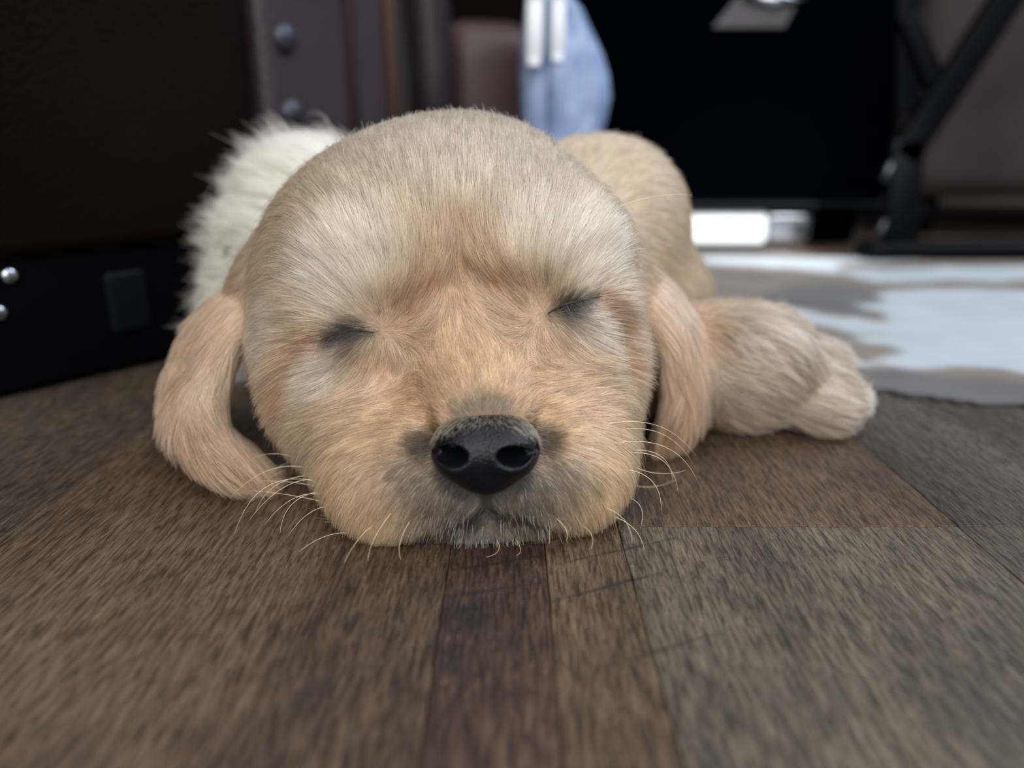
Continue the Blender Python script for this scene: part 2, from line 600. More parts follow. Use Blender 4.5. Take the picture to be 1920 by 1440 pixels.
obox('backrest', (c0[0] - 40, 690), (c1[0], 700), 60, 60, 470, 16, LE_DARK, chair)
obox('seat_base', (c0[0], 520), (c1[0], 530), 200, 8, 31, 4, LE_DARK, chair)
nA = np.array([uA[1], -uA[0]])
obox('black_base', A0 - nA * 4, A1 - nA * 4 - uA * 4, 300, 0.3, 45, 3, plain('black_gap_shade', srgb(4, 4, 7), 0.8, noise=0.1, spec=0.03), chair)  # black block filling the gap under the chair as painted shade
BLUEB = plain('blue_black_plastic', srgb(8, 10, 17), 0.5, noise=0.1, spec=0.1)


def on_A(px, py, lift):
    a = (px - 960.0) / FPX; b = (720.0 - py) / FPX
    d = np.array([a, CP + b * SP, b * CP - SP]); nr_ = np.array([*nA, 0]); p0 = np.array([*(A1 - nA * 4), 0])
    return np.array([0, 0, CAM_H]) + d * (nr_.dot(p0 - np.array([0, 0, CAM_H])) / nr_.dot(d)) + nr_ * lift


b1, b2 = on_A(205, 600, 0), on_A(275, 540, 0)
obox('bracket', b1[:2] + nA * 2, b2[:2] + nA * 2, 4, 14, 36, 1.9, BLUEB, chair)
for px, py in ((16, 516), (-4, 586)):
    c = on_A(px, py, -0.5)
    V, F = tube([c, c + np.array([*nA, 0]) * 2.0, c + np.array([*nA, 0]) * 2.6], [2.6, 2.4, 1.4], 14)
    mesh_obj('glide_screw', V, F, CHROME, chair)

# pale bag -------------------------------------------------------------------
mB, nt, b = new_mat('pale_plastic')
tc = N(nt, 'ShaderNodeTexCoord')
no = N(nt, 'ShaderNodeTexNoise'); no.inputs['Scale'].default_value = 60; no.inputs['Detail'].default_value = 5
nt.links.new(tc.outputs['Object'], no.inputs['Vector'])
r = ramp(nt, [(0.3, srgb(112, 132, 172)), (0.7, srgb(168, 188, 222))])
nt.links.new(no.outputs['Fac'], r.inputs[0]); nt.links.new(r.outputs[0], b.inputs['Base Color'])
b.inputs['Roughness'].default_value = 0.28
b.inputs['Subsurface Weight'].default_value = 0.3
b.inputs['Subsurface Radius'].default_value = (0.01, 0.01, 0.012)
BY = 452.0
prof = [(-16, 986, 1062), (20, 984, 1092), (60, 979, 1110), (100, 976, 1128), (140, 975, 1140), (180, 976, 1144), (220, 978, 1136), (262, 982, 1124), (330, 990, 1112)]
rings = []
for py, xl, xr in prof[::-1]:
    l = at(xl, py, BY); rr_ = at(xr, py, BY)
    rings.append((max(l[2], 0.4), l[0], rr_[0]))
zb = rings[0][0]
rings = [(0.6, rings[0][1] + 3, rings[0][2] - 3), (3.0, rings[0][1] + 1, rings[0][2] - 1), (zb * 0.5, rings[0][1], rings[0][2])] + rings
ztop, l0, r0 = rings[-1]
rings += [(ztop + 14, l0 + 6, r0 - 6), (ztop + 22, l0 + 11, r0 - 10), (ztop + 30, l0 + 7, r0 - 4), (ztop + 44, l0 - 2, r0 + 8)]
V, F = [], []
S = 72
for k, (z, xl, xr) in enumerate(rings):
    cx, hw = (xl + xr) / 2, (xr - xl) / 2
    for s in range(S):
        th = 2 * math.pi * s / S
        fold = 1 + 0.06 * math.sin(7 * th + 0.5 + z * 0.006) + 0.035 * math.sin(13 * th + 1.3 - z * 0.01)
        fold = fold if k > 1 else 1
        V.append((cx + hw * math.cos(th) * (1 + (fold - 1) * 0.35), BY + 22 * math.sin(th) * fold, z))
for k in range(len(rings) - 1):
    for s in range(S):
        s2 = (s + 1) % S
        F.append((k * S + s, k * S + s2, (k + 1) * S + s2, (k + 1) * S + s))
F.append(tuple(range(S))[::-1])
bag = mesh_obj('plastic_bag', V, F, mB)
tag(bag, 'pale blue-white plastic bag standing upright behind the puppy\'s head', 'bag')

WHITE_S = plain('white_highlight', srgb(232, 238, 246), 0.4, noise=0.02)
for xa_, xb_, yb_ in ((984, 1018, 124), (1030, 1058, 116)):  # added white strips for the bright vertical highlights on the bag
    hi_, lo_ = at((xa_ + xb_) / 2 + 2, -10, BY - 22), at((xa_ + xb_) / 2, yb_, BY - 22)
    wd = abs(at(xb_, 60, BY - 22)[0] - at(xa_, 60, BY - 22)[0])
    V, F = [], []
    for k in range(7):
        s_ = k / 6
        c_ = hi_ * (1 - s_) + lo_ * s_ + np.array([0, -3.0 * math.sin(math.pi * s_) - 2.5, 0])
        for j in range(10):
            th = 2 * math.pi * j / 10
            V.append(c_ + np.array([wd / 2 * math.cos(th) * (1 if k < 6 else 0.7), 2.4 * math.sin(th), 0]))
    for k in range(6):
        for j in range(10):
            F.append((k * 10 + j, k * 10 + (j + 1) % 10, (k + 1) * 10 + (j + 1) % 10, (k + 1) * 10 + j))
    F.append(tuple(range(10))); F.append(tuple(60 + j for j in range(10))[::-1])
    mesh_obj('highlight_strip', V, F, WHITE_S, bag)

# black cabinet with pale rail ---------------------------------------------
CY = 575.0
cab = empty('black_cabinet', (160, CY + 80, 0))
tag(cab, 'large black cabinet on a pale metal rail behind the puppy\'s back', 'cabinet')
x0 = at(1072, 300, CY)[0]; x1 = at(1672, 300, CY)[0]
zb = at(1400, 398, CY)[2]
obox('carcass', (x0, CY), (x1, CY), 190, zb, 420, 5, BLACK, cab)
WHITE_E = plain('white_enamel', srgb(226, 232, 236), 0.3, noise=0.02)
xa, xb, xc = at(1180, 430, CY)[0], at(1440, 430, CY)[0], at(1525, 430, CY)[0]
obox('base_rail', (xa, CY + 4), (xb, CY + 4), 16, 3.0, zb, 2.5, WHITE_E, cab)
obox('rail_end', (xb, CY + 4), (xc, CY + 4), 16, 3.0, zb, 4, CHROME, cab)
obox('black_base', (x0 + 10, CY + 30), (x1 - 6, CY + 30), 140, 0.3, zb + 1, 3, BLACK, cab)
obox('lower_lip', (x0, CY - 5), (x1, CY - 5), 7, zb + 2, zb + 8, 2.5, BLACKM, cab)
GREYP = plain('grey_plate', srgb(78, 76, 78), 0.5, metal=0.3, noise=0.1)
pl = [at(1335, 52, CY - 1), at(1468, 52, CY - 1), at(1500, -6, CY - 1), at(1382, -6, CY - 1)]
V = pl + [p + np.array([0, -2.5, 0]) for p in pl]
mesh_obj('grey_plate', V, [(0, 1, 2, 3), (7, 6, 5, 4), (0, 4, 5, 1), (1, 5, 6, 2), (2, 6, 7, 3), (3, 7, 4, 0)], GREYP, cab, smooth=False)
q0, q1 = at(1395, -8, CY - 6), at(1505, -2, CY - 6)
V, F = tube([q0, (q0 + q1) / 2 + np.array([0, -2, -1.5]), q1], [3, 4.5, 3], 12)
mesh_obj('chrome_bar', V, F, CHROME, cab)  # short chrome bar along the grey plate's top

# slanted black frame and the ottoman behind it -------------------------------
FY = 520.0
st = empty('black_metal_stand', (300, FY, 0))
tag(st, 'black metal stand with a slanted strut in front of the grey-brown ottoman', 'stand')


def flat_bar(name, p, q, w, mat, parent, th=9):
    p = np.array(p, float); q = np.array(q, float)
    d = (q - p) / np.linalg.norm(q - p); s = np.cross(d, (0, 1, 0)); s /= np.linalg.norm(s)
    L = np.linalg.norm(q - p)
    V, F = rbox((0, -w / 2, -th / 2), (L, w / 2, th / 2), 2.0, 2)
    y = np.cross(s, d)
    V = [p + d * v[0] + s * v[1] + np.array([0, 1.0, 0]) * v[2] for v in V]
    return mesh_obj(name, V, F, mat, parent)


flat_bar('strut', at(1905, -30, FY), at(1690, 300, FY), 20, BLACKM, st)
flat_bar('post', at(1700, -40, FY + 10), at(1700, 215, FY + 10), 17, BLACKM, st)
flat_bar('brace', at(1700, 30, FY + 4), at(1775, 210, FY + 4), 13, BLACKM, st)
flat_bar('leg', at(1700, 260, FY), ground(1655, 478) * (1, 0, 1) + (0, FY, 1.0), 22, BLACKM, st)
g = at(1655, 470, FY)
obox('foot_bar', (g[0] - 16, FY - 14), (g[0] + 150, FY - 14), 26, 0.4, 13, 5, BLACKM, st)
for px, py in ((1660, 322), (1648, 430)):  # small metal pieces added as the highlights on the black frame
    c = at(px, py, FY - 7)
    V, F = tube([c + (0, 0, -6), c + (1, 0, 0), c + (3, 0, 6)], [1.8, 2.4, 1.8], 10)
    mesh_obj('clip', V, F, PEWTER, st)
OY = 640.0
OT = leather('grey_brown_leather', srgb(48, 42, 43), srgb(66, 58, 59), 0.7, spec=0.2)
ott = empty('ottoman', (420, OY + 100, 0))
tag(ott, 'grey-brown leather ottoman at the right edge behind the black stand', 'ottoman')
ox = at(1690, 300, OY)[0]
obox('cushion', (ox, OY), (ox + 420, OY - 10), 330, 32, 330, 22, OT, ott, 5)
for dx in (40, 380):
    V, F = tube([(ox + dx, OY + 40, 0.3), (ox + dx, OY + 40, 34)], [14, 18], 14)
    mesh_obj('foot', V, F, BLACKM, ott)

# cowhide rug -------------------------------------------------------------------
def in_poly(X, Y, poly):
    poly = np.asarray(poly); ins = np.zeros(len(X), bool)
    j = len(poly) - 1
    for i in range(len(poly)):
        xi, yi = poly[i]; xj, yj = poly[j]
        m = ((yi > Y) != (yj > Y)) & (X < (xj - xi) * (Y - yi) / (yj - yi + 1e-12) + xi)
        ins ^= m
        j = i
    return ins


rx0, rx1, ry0, ry1 = 55.0, 620.0, 205.0, 520.0
st_ = 2.5
gx = np.arange(rx0, rx1 + st_, st_); gy = np.arange(ry0, ry1 + st_, st_)
GX, GY = np.meshgrid(gx, gy, indexing='ij')
outline = [ground(*p)[:2] for p in ((1345, 600), (1420, 668), (1560, 715), (1640, 742), (1760, 756), (1920, 771), (2080, 790))]
outline = [tuple(p) for p in outline] + [(330, 232), (460, 215), (560, 260), (600, 340), (585, 430), (520, 500), (400, 510)]
outline += [tuple(ground(*p)[:2]) for p in ((1920, 474), (1700, 476), (1500, 478), (1310, 480), (1250, 500), (1240, 540))]
cx_, cy_ = GX.ravel(), GY.ravel()
P2 = np.stack([cx_, cy_, 0 * cx_], 1)
jx = 2.2 * snoise(P2, 17, 31) + 1.0 * snoise(P2, 6, 32); jy = 2.2 * snoise(P2, 19, 33) + 1.0 * snoise(P2, 6, 34)
ins = in_poly(cx_ + jx, cy_ + jy, outline)
whites = [[(1655, 562), (1700, 545), (1920, 548), (2150, 560), (2300, 700), (1920, 708), (1850, 698), (1760, 692), (1690, 690), (1620, 679), (1700, 672), (1640, 655), (1600, 640), (1690, 632), (1660, 600)],
          [(1365, 582), (1500, 584), (1560, 600), (1690, 612), (1690, 636), (1600, 632), (1540, 615), (1450, 598)],
          [(1590, 690), (1650, 678), (1760, 684), (1745, 699), (1640, 691), (1600, 700)],
          [(1300, 480), (1500, 474), (1712, 474), (1716, 495), (1560, 500), (1600, 521), (1540, 516), (1480, 505), (1320, 499)],
          [(1560, 512), (1920, 503), (2150, 506), (2150, 530), (1640, 533)],
          [(1600, 574), (1700, 570), (1700, 588), (1610, 588)]]
wm = np.zeros(len(cx_))
kx = 3.5 * snoise(P2, 30, 41) + 2.0 * snoise(P2, 9, 42); ky = 3.5 * snoise(P2, 30, 43) + 2.0 * snoise(P2, 9, 44)
for w_ in whites:
    wm = np.maximum(wm, in_poly(cx_ + kx, cy_ + ky, [ground(*p)[:2] for p in w_]))
darks = [[(1460, 545), (1560, 535), (1650, 550), (1660, 590), (1600, 600), (1480, 580), (1380, 570)],
         [(1610, 702), (1700, 700), (1760, 712), (1930, 725), (2200, 750), (2200, 800), (1640, 770)]]
dm = np.zeros(len(cx_))
for w_ in darks:
    dm = np.maximum(dm, in_poly(cx_ + kx, cy_ + ky, [ground(*p)[:2] for p in w_]))
mW = wm.reshape(GX.shape).astype(float); mD = dm.reshape(GX.shape).astype(float)
for _ in range(2):
    for M_ in (mW, mD):
        M_[1:-1, 1:-1] = (M_[1:-1, 1:-1] * 2 + M_[:-2, 1:-1] + M_[2:, 1:-1] + M_[1:-1, :-2] + M_[1:-1, 2:]) / 6
brown = np.array(srgb(104, 86, 69)); dk = np.array(srgb(52, 46, 48)); wh = np.array(srgb(178, 190, 198))
colr = brown[None] * (1 + 0.25 * snoise(P2, 40, 51))[:, None]
colr = colr + (dk - colr) * mD.ravel()[:, None]
colr = colr + (wh - colr) * mW.ravel()[:, None]
cells = ins.reshape(GX.shape)
keepc = cells[:-1, :-1] & cells[1:, :-1] & cells[1:, 1:] & cells[:-1, 1:]
nid = np.arange(GX.size).reshape(GX.shape)
qd = np.stack([nid[:-1, :-1][keepc], nid[1:, :-1][keepc], nid[1:, 1:][keepc], nid[:-1, 1:][keepc]], 1)
used, inv = np.unique(qd, return_inverse=True)
qd = inv.reshape(-1, 4)
zt = 1.6 + 0.5 * snoise(P2, 60, 61)[used]
top = np.stack([cx_[used], cy_[used], zt], 1); bot = np.stack([cx_[used], cy_[used], 0 * zt + 0.1], 1)
nU = len(used)
ed = np.concatenate([qd[:, [i, (i + 1) % 4]] for i in range(4)])
key = ed[:, 0] * nU + ed[:, 1]; rkey = ed[:, 1] * nU + ed[:, 0]
be = ed[~np.isin(key, rkey)]
walls_ = np.stack([be[:, 1], be[:, 0], be[:, 0] + nU, be[:, 1] + nU], 1)
allq = np.concatenate([qd, qd[:, ::-1] + nU, walls_])
mR, nt, b = new_mat('cowhide')
a_ = N(nt, 'ShaderNodeAttribute', attribute_name='hide_color')
no = N(nt, 'ShaderNodeTexNoise'); no.inputs['Scale'].default_value = 700; no.inputs['Detail'].default_value = 3
mx = N(nt, 'ShaderNodeMix', data_type='RGBA', blend_type='MULTIPLY'); mx.inputs[0].default_value = 0.3
nt.links.new(a_.outputs['Color'], mx.inputs[6]); nt.links.new(no.outputs['Fac'], mx.inputs[7]); nt.links.new(mx.outputs[2], b.inputs['Base Color'])
b.inputs['Roughness'].default_value = 0.6
b.inputs['Sheen Weight'].default_value = 0.3
bp = N(nt, 'ShaderNodeBump'); bp.inputs['Strength'].default_value = 0.5; bp.inputs['Distance'].default_value = 0.0008
nt.links.new(no.outputs['Fac'], bp.inputs['Height']); nt.links.new(bp.outputs[0], b.inputs['Normal'])
rug = fast_mesh('cowhide_rug', np.concatenate([top, bot]), allq, mR, None)
tag(rug, 'brown and white cowhide rug on the floor beside the puppy\'s paw', 'rug')
at_r = rug.data.attributes.new('hide_color', 'FLOAT_COLOR', 'POINT')
c4 = np.ones((2 * nU, 4), np.float32); c4[:nU, :3] = np.clip(colr[used], 0.01, 1); c4[nU:, :3] = c4[:nU, :3]
at_r.data.foreach_set('color', c4.ravel())
# ------------------------------------------------------------------ puppy
NOSE_C = at(908, 856, 131.0)
CRAN = np.array([-17.5, 198.0, 43.0])
FURT = 1.3                                   # coat thickness left free over the skin, mm


def head_base(P):
    d = sd_ell(P, CRAN + (-1, 0, 0), (49, 46, 42.5))
    d = smin(d, sd_ell(P, CRAN + (7, 0, 8), (34, 42, 34.3)), 8)
    # cheeks
    d = smin(d, sd_ell(P, at(625, 690, 180), (17, 25, 25)), 14)
    d = smin(d, sd_ell(P, at(1088, 680, 178), (16, 25, 25)), 14)
    # brows
    d = smin(d, sd_ell(P, at(690, 500, 175), (19, 17, 15)), 10)
    d = smin(d, sd_ell(P, at(1030, 455, 175), (18, 17, 15)), 10)
    # eyelid bulges
    d = smin(d, sd_ell(P, at(648, 622, 165), (12, 10, 9)), 6)
    d = smin(d, sd_ell(P, at(1082, 566, 165), (12, 10, 9)), 6)
    # muzzle core and bridge
    d = smin(d, sd_ell(P, at(900, 842, 158), (26, 27, 20)), 12)
    d = smin(d, sd_cap(P, at(888, 620, 168), at(905, 760, 146), 14, 11.5), 10)
    # upper lips
    d = smin(d, sd_ell(P, at(748, 898, 153), (16, 19, 16)), 12)
    d = smin(d, sd_ell(P, at(1058, 872, 153), (14.5, 19, 15)), 12)
    # fullness between cheek and lip
    d = smin(d, sd_ell(P, at(700, 800, 170), (14, 19, 17)), 12)
    d = smin(d, sd_ell(P, at(1060, 790, 170), (11, 19, 17)), 12)
    # ear bases
    d = smin(d, sd_ell(P, at(520, 545, 203), (10, 15, 15)), 10)
    d = smin(d, sd_ell(P, at(1150, 520, 203), (7, 14, 14)), 10)
    # lower jaw
    d = smin(d, sd_ell(P, at(905, 1003, 145.5), (15, 14, 6.5)), 3)
    return d + FURT


_seen = {}


def on(px, py, f=head_base):
    """Point of the head's skin met by the line of sight through that spot of the frame."""
    if (px, py, f.__name__) in _seen: return _seen[(px, py, f.__name__)].copy()
    o = np.array([0, 0, CAM_H]); dr = at(px, py, 100.0) - o; dr /= np.linalg.norm(dr)
    t = 90.0
    for _ in range(90):
        e = float(f((o + dr * t)[None].astype(np.float32))[0])
        t += e * 0.8
        if abs(e) < 0.02 or t > 320: break
    _seen[(px, py, f.__name__)] = o + dr * t
    return o + dr * t


L_SLIT = [on(598, 640), on(626, 630), on(658, 619), on(700, 625)]
R_SLIT = [on(1026, 590), on(1056, 573), on(1088, 565), on(1130, 557)]
EYE_L, EYE_R = on(652, 622), on(1080, 566)
PHIL = [on(911, 925), on(912, 945), on(914, 968)]
LIPS = [on(770, 1016), on(845, 1000), on(914, 974), on(990, 986), on(1070, 1001)]
CREASE_L = [on(594, 642), on(558, 655), on(542, 692), on(535, 750)]
CREASE_R = [on(1132, 558), on(1156, 584), on(1167, 630), on(1172, 690)]
BROW_L = [on(700, 600), on(780, 572), on(860, 535)]
BROW_R = [on(1022, 566), on(960, 550), on(880, 530)]
FURROW = [on(866, y) for y in (455, 480, 510, 540)]


def out(pts, y):
    return [p + np.array([0, -y, 0]) for p in pts]


def head_sdf(P):
    d = head_base(P)
    d = smax(d, -sd_path(P, out(FURROW, 0.6), [0.8, 1.4, 1.9, 1.9]), 7)
    d = smax(d, -sd_path(P, out(BROW_L, 0.8), [1.6, 1.2, 0.8]), 6)
    d = smax(d, -sd_path(P, out(BROW_R, 0.8), [1.6, 1.2, 0.8]), 6)
    d = smax(d, -sd_path(P, out(L_SLIT, 0.2), [0.3, 0.7, 0.9, 0.6]), 2.2)
    d = smax(d, -sd_path(P, out(R_SLIT, 0.2), [0.6, 0.9, 0.7, 0.3]), 2.2)
    d = smax(d, -sd_path(P, out(CREASE_L, 0.3), [0.8, 1.5, 1.9, 0.8]), 5)
    d = smax(d, -sd_path(P, out(CREASE_R, 0.3), [0.8, 1.5, 1.9, 0.8]), 5)
    # folds on the muzzle beside the nose
    d = smax(d, -sd_path(P, out([on(790, 790), on(800, 870)], -0.5), [2.2, 1.6]), 4)
    d = smax(d, -sd_path(P, out([on(1024, 785), on(1018, 860)], -0.5), [2.2, 1.6]), 4)
    # cleft below the nose and the mouth
    d = smax(d, -sd_path(P, PHIL, [0.9, 0.8, 1.0]), 1.8)
    d = smax(d, -sd_path(P, LIPS, [0.5, 0.9, 1.7, 0.9, 0.5]), 2.5)
    return d


def flap(P, pts, widths, wdirs, ndirs, th=3.2, k=5):
    d = None
    for i in range(len(pts)):
        a = pts[max(0, i - 1)]; b = pts[min(len(pts) - 1, i + 1)]
        L = np.linalg.norm(np.asarray(b) - a) * (0.5 if 0 < i < len(pts) - 1 else 0.9)
        R = axes_rot(wdirs[i], ndirs[i])
        e = sd_ell(P, pts[i], (widths[i], max(L, 9), th), R)
        d = e if d is None else smin(d, e, k)
    return d


def ear_path(ctrl, n):
    """Evenly refined ear: each control row is centre, half width, width direction, outward normal."""
    C = [np.concatenate([np.asarray(q, float).ravel() for q in row]) for row in ctrl]
    C = np.array(C)
    t = np.linspace(0, len(C) - 1, n)
    K = np.stack([np.interp(t, np.arange(len(C)), C[:, j]) for j in range(C.shape[1])], 1)
    return dict(pts=list(K[:, :3]), widths=list(K[:, 3]), wdirs=list(K[:, 4:7]), ndirs=list(K[:, 7:10]))


EAR_L = ear_path([((-62, 200, 45), [11], (0.4, -0.9, 0.1), (-0.8, -0.4, 0.6)),
                  ((-71, 196, 37), [14], (0.42, -0.9, 0.0), (-0.85, -0.4, 0.45)),
                  ((-78.5, 189, 29), [17], (0.48, -0.88, 0), (-0.88, -0.45, 0.25)),
                  ((-82, 183, 18), [18.5], (0.52, -0.85, 0), (-0.85, -0.5, 0)),
                  ((-80, 176, 9.5), [17.5], (0.56, -0.8, 0), (-0.75, -0.5, -0.4)),
                  ((-70, 170, 4.5), [13], (0.6, -0.75, 0), (-0.4, -0.4, -0.9))], 16)
EAR_R = ear_path([((31, 203, 46), [11], (-0.25, -0.96, 0), (0.9, -0.3, 0.4)),
                  ((38, 200, 38), [13], (-0.28, -0.95, 0), (0.92, -0.3, 0.25)),
                  ((44.5, 196, 29), [14], (-0.32, -0.95, 0), (0.94, -0.3, 0.1)),
                  ((47.5, 192, 17), [14], (-0.38, -0.93, 0), (0.95, -0.35, 0)),
                  ((45, 189, 6), [10], (-0.45, -0.9, 0), (0.8, -0.4, -0.4))], 12)

TOES = [(78, 219, 22), (88, 212, 16), (89, 204, 11), (84, 198.5, 8.5)]


def body_sdf(P):
    d = sd_ell(P, (6, 305, 38), (58, 88, 40))                      # trunk
    d = smin(d, sd_ell(P, (-6, 240, 38), (50, 42, 37)), 16)        # neck
    d = smin(d, sd_ell(P, (31, 264, 52), (28, 34, 29), ellip_rot(0, 20, 0)), 12)   # shoulder
    d = smin(d, sd_ell(P, (-68, 272, 40), (29, 34, 36)), 12)       # tucked haunch
    d = smin(d, sd_ell(P, (-85, 264, 24), (18, 24, 22)), 10)
    d = smin(d, sd_ell(P, (20, 372, 26), (48, 40, 26)), 14)        # rump
    # foreleg stretched sideways
    d = smin(d, sd_cap(P, (38, 224, 14.5), (64, 211, 16.5), 16, 16.5), 6)
    d = smin(d, sd_ell(P, (22, 276, 27), (50, 50, 27)), 10)        # ribs
    d = smin(d, sd_ell(P, (67, 209, 16.5), (24, 19, 16.5), ellip_rot(0, 4, 12)), 8)
    for i, t in enumerate(TOES):
        d = smin(d, sd_ell(P, t, (10.5, 6.2, (9.5, 9, 8.5, 7)[i]), ellip_rot(0, 10, -6 + 14 * (1.5 - i) / 1.5)), 4.0)
    return d


def puppy_sdf(P):
    d = head_sdf(P)
    d = smin(d, body_sdf(P), 7)
    d = smin(d, flap(P, **EAR_L), 4)
    d = smin(d, flap(P, **EAR_R, th=2.8), 4)
    # flattened where it rests on the floor
    return smax(d, 0.5 - P[:, 2], 2.0)


pup = empty('puppy', (-10, 220, 0))
tag(pup, 'golden cream puppy asleep with its chin and black nose on the wooden floor', 'puppy')


def fur_skin():
    m, nt, b = new_mat('puppy_skin')
    at_ = N(nt, 'ShaderNodeAttribute', attribute_name='fur_color')
    no = N(nt, 'ShaderNodeTexNoise'); no.inputs['Scale'].default_value = 900
    mx = N(nt, 'ShaderNodeMix', data_type='RGBA', blend_type='MULTIPLY'); mx.inputs[0].default_value = 0.35
    nt.links.new(at_.outputs['Color'], mx.inputs[6]); nt.links.new(no.outputs['Fac'], mx.inputs[7])
    nt.links.new(mx.outputs[2], b.inputs['Base Color'])
    b.inputs['Roughness'].default_value = 0.85
    return m


VERTS, FACES = surface_nets(puppy_sdf, (-125, 118, -2), (118, 420, 98), 1.35)


TAN = np.array(srgb(200, 164, 126)); CREAM = np.array(srgb(206, 183, 155)); PALE = np.array(srgb(240, 232, 220))
GOLD = np.array(srgb(204, 158, 112)); EARC = np.array(srgb(188, 153, 124)); RUST = np.array(srgb(164, 102, 66))
WHITE = np.array(srgb(246, 240, 226)); DARK = np.array(srgb(40, 37, 36)); GREY = np.array(srgb(82, 78, 76))


def blend(c, tgt, w):
    return c + (tgt - c) * w[:, None]


def fur_color(P):
    """Coat colour at a place on the animal."""
    n = len(P)
    c = np.tile(CREAM, (n, 1))
    headness = np.exp(-np.maximum(0, sd_ell(P.astype(np.float32), CRAN, (58, 62, 50))) / 6.0) * (P[:, 1] < 232)
    # muzzle and nose bridge
    dm = np.linalg.norm((P - on(890, 760)) / (36, 30, 24), axis=1)
    c = blend(c, GOLD, 0.70 * (1 - smooth(dm, 0.4, 1.35)))
    c = blend(c, np.array(srgb(188, 176, 162)), 0.65 * smooth(P[:, 2], 58, 78) * (1 - 0.7 * smooth(np.abs(P[:, 0] - CRAN[0] - 4), 14, 38)) * (P[:, 1] < 232))
    # mid forehead warmer
    df = seg_dist(P, [on(866, y) for y in (560, 530, 500)])
    c = blend(c, TAN, 0.55 * (1 - smooth(df, 1, 18)))
    c = blend(c, RUST, 0.45 * (1 - smooth(seg_dist(P, [on(866, y) for y in (550, 530, 510)]), 0.5, 4.5)))
    df = np.minimum(seg_dist(P, BROW_L), seg_dist(P, BROW_R))
    c = blend(c, RUST, 0.55 * (1 - smooth(df, 0.5, 4.0)))
    # pale brows and under-eye patches
    for q, r in ((on(650, 490), 17), (on(1010, 450), 11), (on(1120, 470), 14), (on(1115, 600), 9), (on(605, 690), 9), (on(500, 600), 12)):
        c = blend(c, PALE, 0.48 * (1 - smooth(np.linalg.norm(P - q, axis=1), r * 0.35, r)))
    # jowls
    for q, r in ((on(660, 920), 18), (on(1130, 890), 17)):
        c = blend(c, np.array(srgb(224, 190, 150)), 0.75 * (1 - smooth(np.linalg.norm(P - q, axis=1), r * 0.4, r)))
    # creases
    df = np.minimum(seg_dist(P, CREASE_L), seg_dist(P, CREASE_R))
    c = blend(c, RUST, 0.7 * (1 - smooth(df, 0.5, 4.5)))
    # ears
    for E in (EAR_L, EAR_R):
        de = seg_dist(P, E['pts'])
        c = blend(c, EARC, 0.9 * (1 - smooth(de, 14, 21)) * smooth(58 - P[:, 2], 4, 22))
    # body
    bod = smooth(P[:, 1], 222, 240)
    c = blend(c, np.array(srgb(206, 182, 152)), bod * 0.8)
    # haunch white
    c = blend(c, WHITE, smooth(-P[:, 0], 34, 56) * bod)
    # foreleg
    lg = smooth(P[:, 0], 46, 56) * (P[:, 2] < 40) * (P[:, 1] < 235)
    c = blend(c, np.array(srgb(178, 158, 138)), lg)
    c = blend(c, np.array(srgb(172, 128, 96)), 0.7 * (1 - smooth(np.abs(P[:, 0] - 50), 3, 9)) * (P[:, 2] < 36) * (P[:, 1] > 195) * (P[:, 1] < 232))  # tan band by the ear, with its shade mixed into the colour
    c = blend(c, WHITE, smooth(P[:, 0], 92, 101) * lg)
    # muzzle grey beside and under the nose
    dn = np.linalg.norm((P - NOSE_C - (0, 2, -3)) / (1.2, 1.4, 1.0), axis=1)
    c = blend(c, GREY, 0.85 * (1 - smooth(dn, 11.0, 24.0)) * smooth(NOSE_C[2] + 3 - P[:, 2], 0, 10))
    dn = np.linalg.norm((P - NOSE_C) / (1.25, 1.3, 1.0), axis=1)
    c = blend(c, DARK, 0.8 * (1 - smooth(dn, 8.4, 11.0)) * (P[:, 2] < NOSE_C[2] + 4))
    for q in (on(790, 815), on(1022, 805)):
        c = blend(c, DARK, 0.9 * (1 - smooth(np.linalg.norm((P - q) / (1, 1, 1.6), axis=1), 2.2, 5.2)))
    c = blend(c, np.array(srgb(122, 112, 98)), 0.75 * (1 - smooth(np.linalg.norm((P - NOSE_C - (0, 3, 6.0)) / (1.25, 1, 1), axis=1), 4.5, 8.0)))
    c = blend(c, np.array(srgb(176, 172, 168)), 0.8 * (1 - smooth(np.linalg.norm((P - on(920, 1018)) / (2.2, 1.5, 1), axis=1), 1.5, 4.5)))
    # lips
    dl = seg_dist(P, LIPS)
    c = blend(c, DARK, 0.8 * (1 - smooth(dl, 0.8, 3.6)))
    c = blend(c, DARK, 0.95 * (1 - smooth(seg_dist(P, PHIL), 0.8, 1.8)))
    # eyes
    for sl in (L_SLIT, R_SLIT):
        de = seg_dist(P, sl)
        c = blend(c, DARK, 0.8 * (1 - smooth(de, 0.6, 2.3)))
    for q, w_, r_ in ((on(660, 622), 0.85, 4.8), (on(646, 646), 0.5, 5.5), (on(1062, 575), 0.85, 4.6), (on(1072, 594), 0.45, 5.0)):
        c = blend(c, DARK, w_ * (1 - smooth(np.linalg.norm((P - q) / (1.3, 1.5, 1.0), axis=1), 0.8, r_)))
    return np.clip(c, 0.004, 1)


skin = fur_skin()
body = fast_mesh('body', VERTS, FACES, skin, pup)
att = body.data.attributes.new('fur_color', 'FLOAT_COLOR', 'POINT')
vcol = np.ones((len(body.data.vertices), 4), np.float32)
vcol[:, :3] = fur_color(VERTS) * 0.8
att.data.foreach_set('color', vcol.ravel())
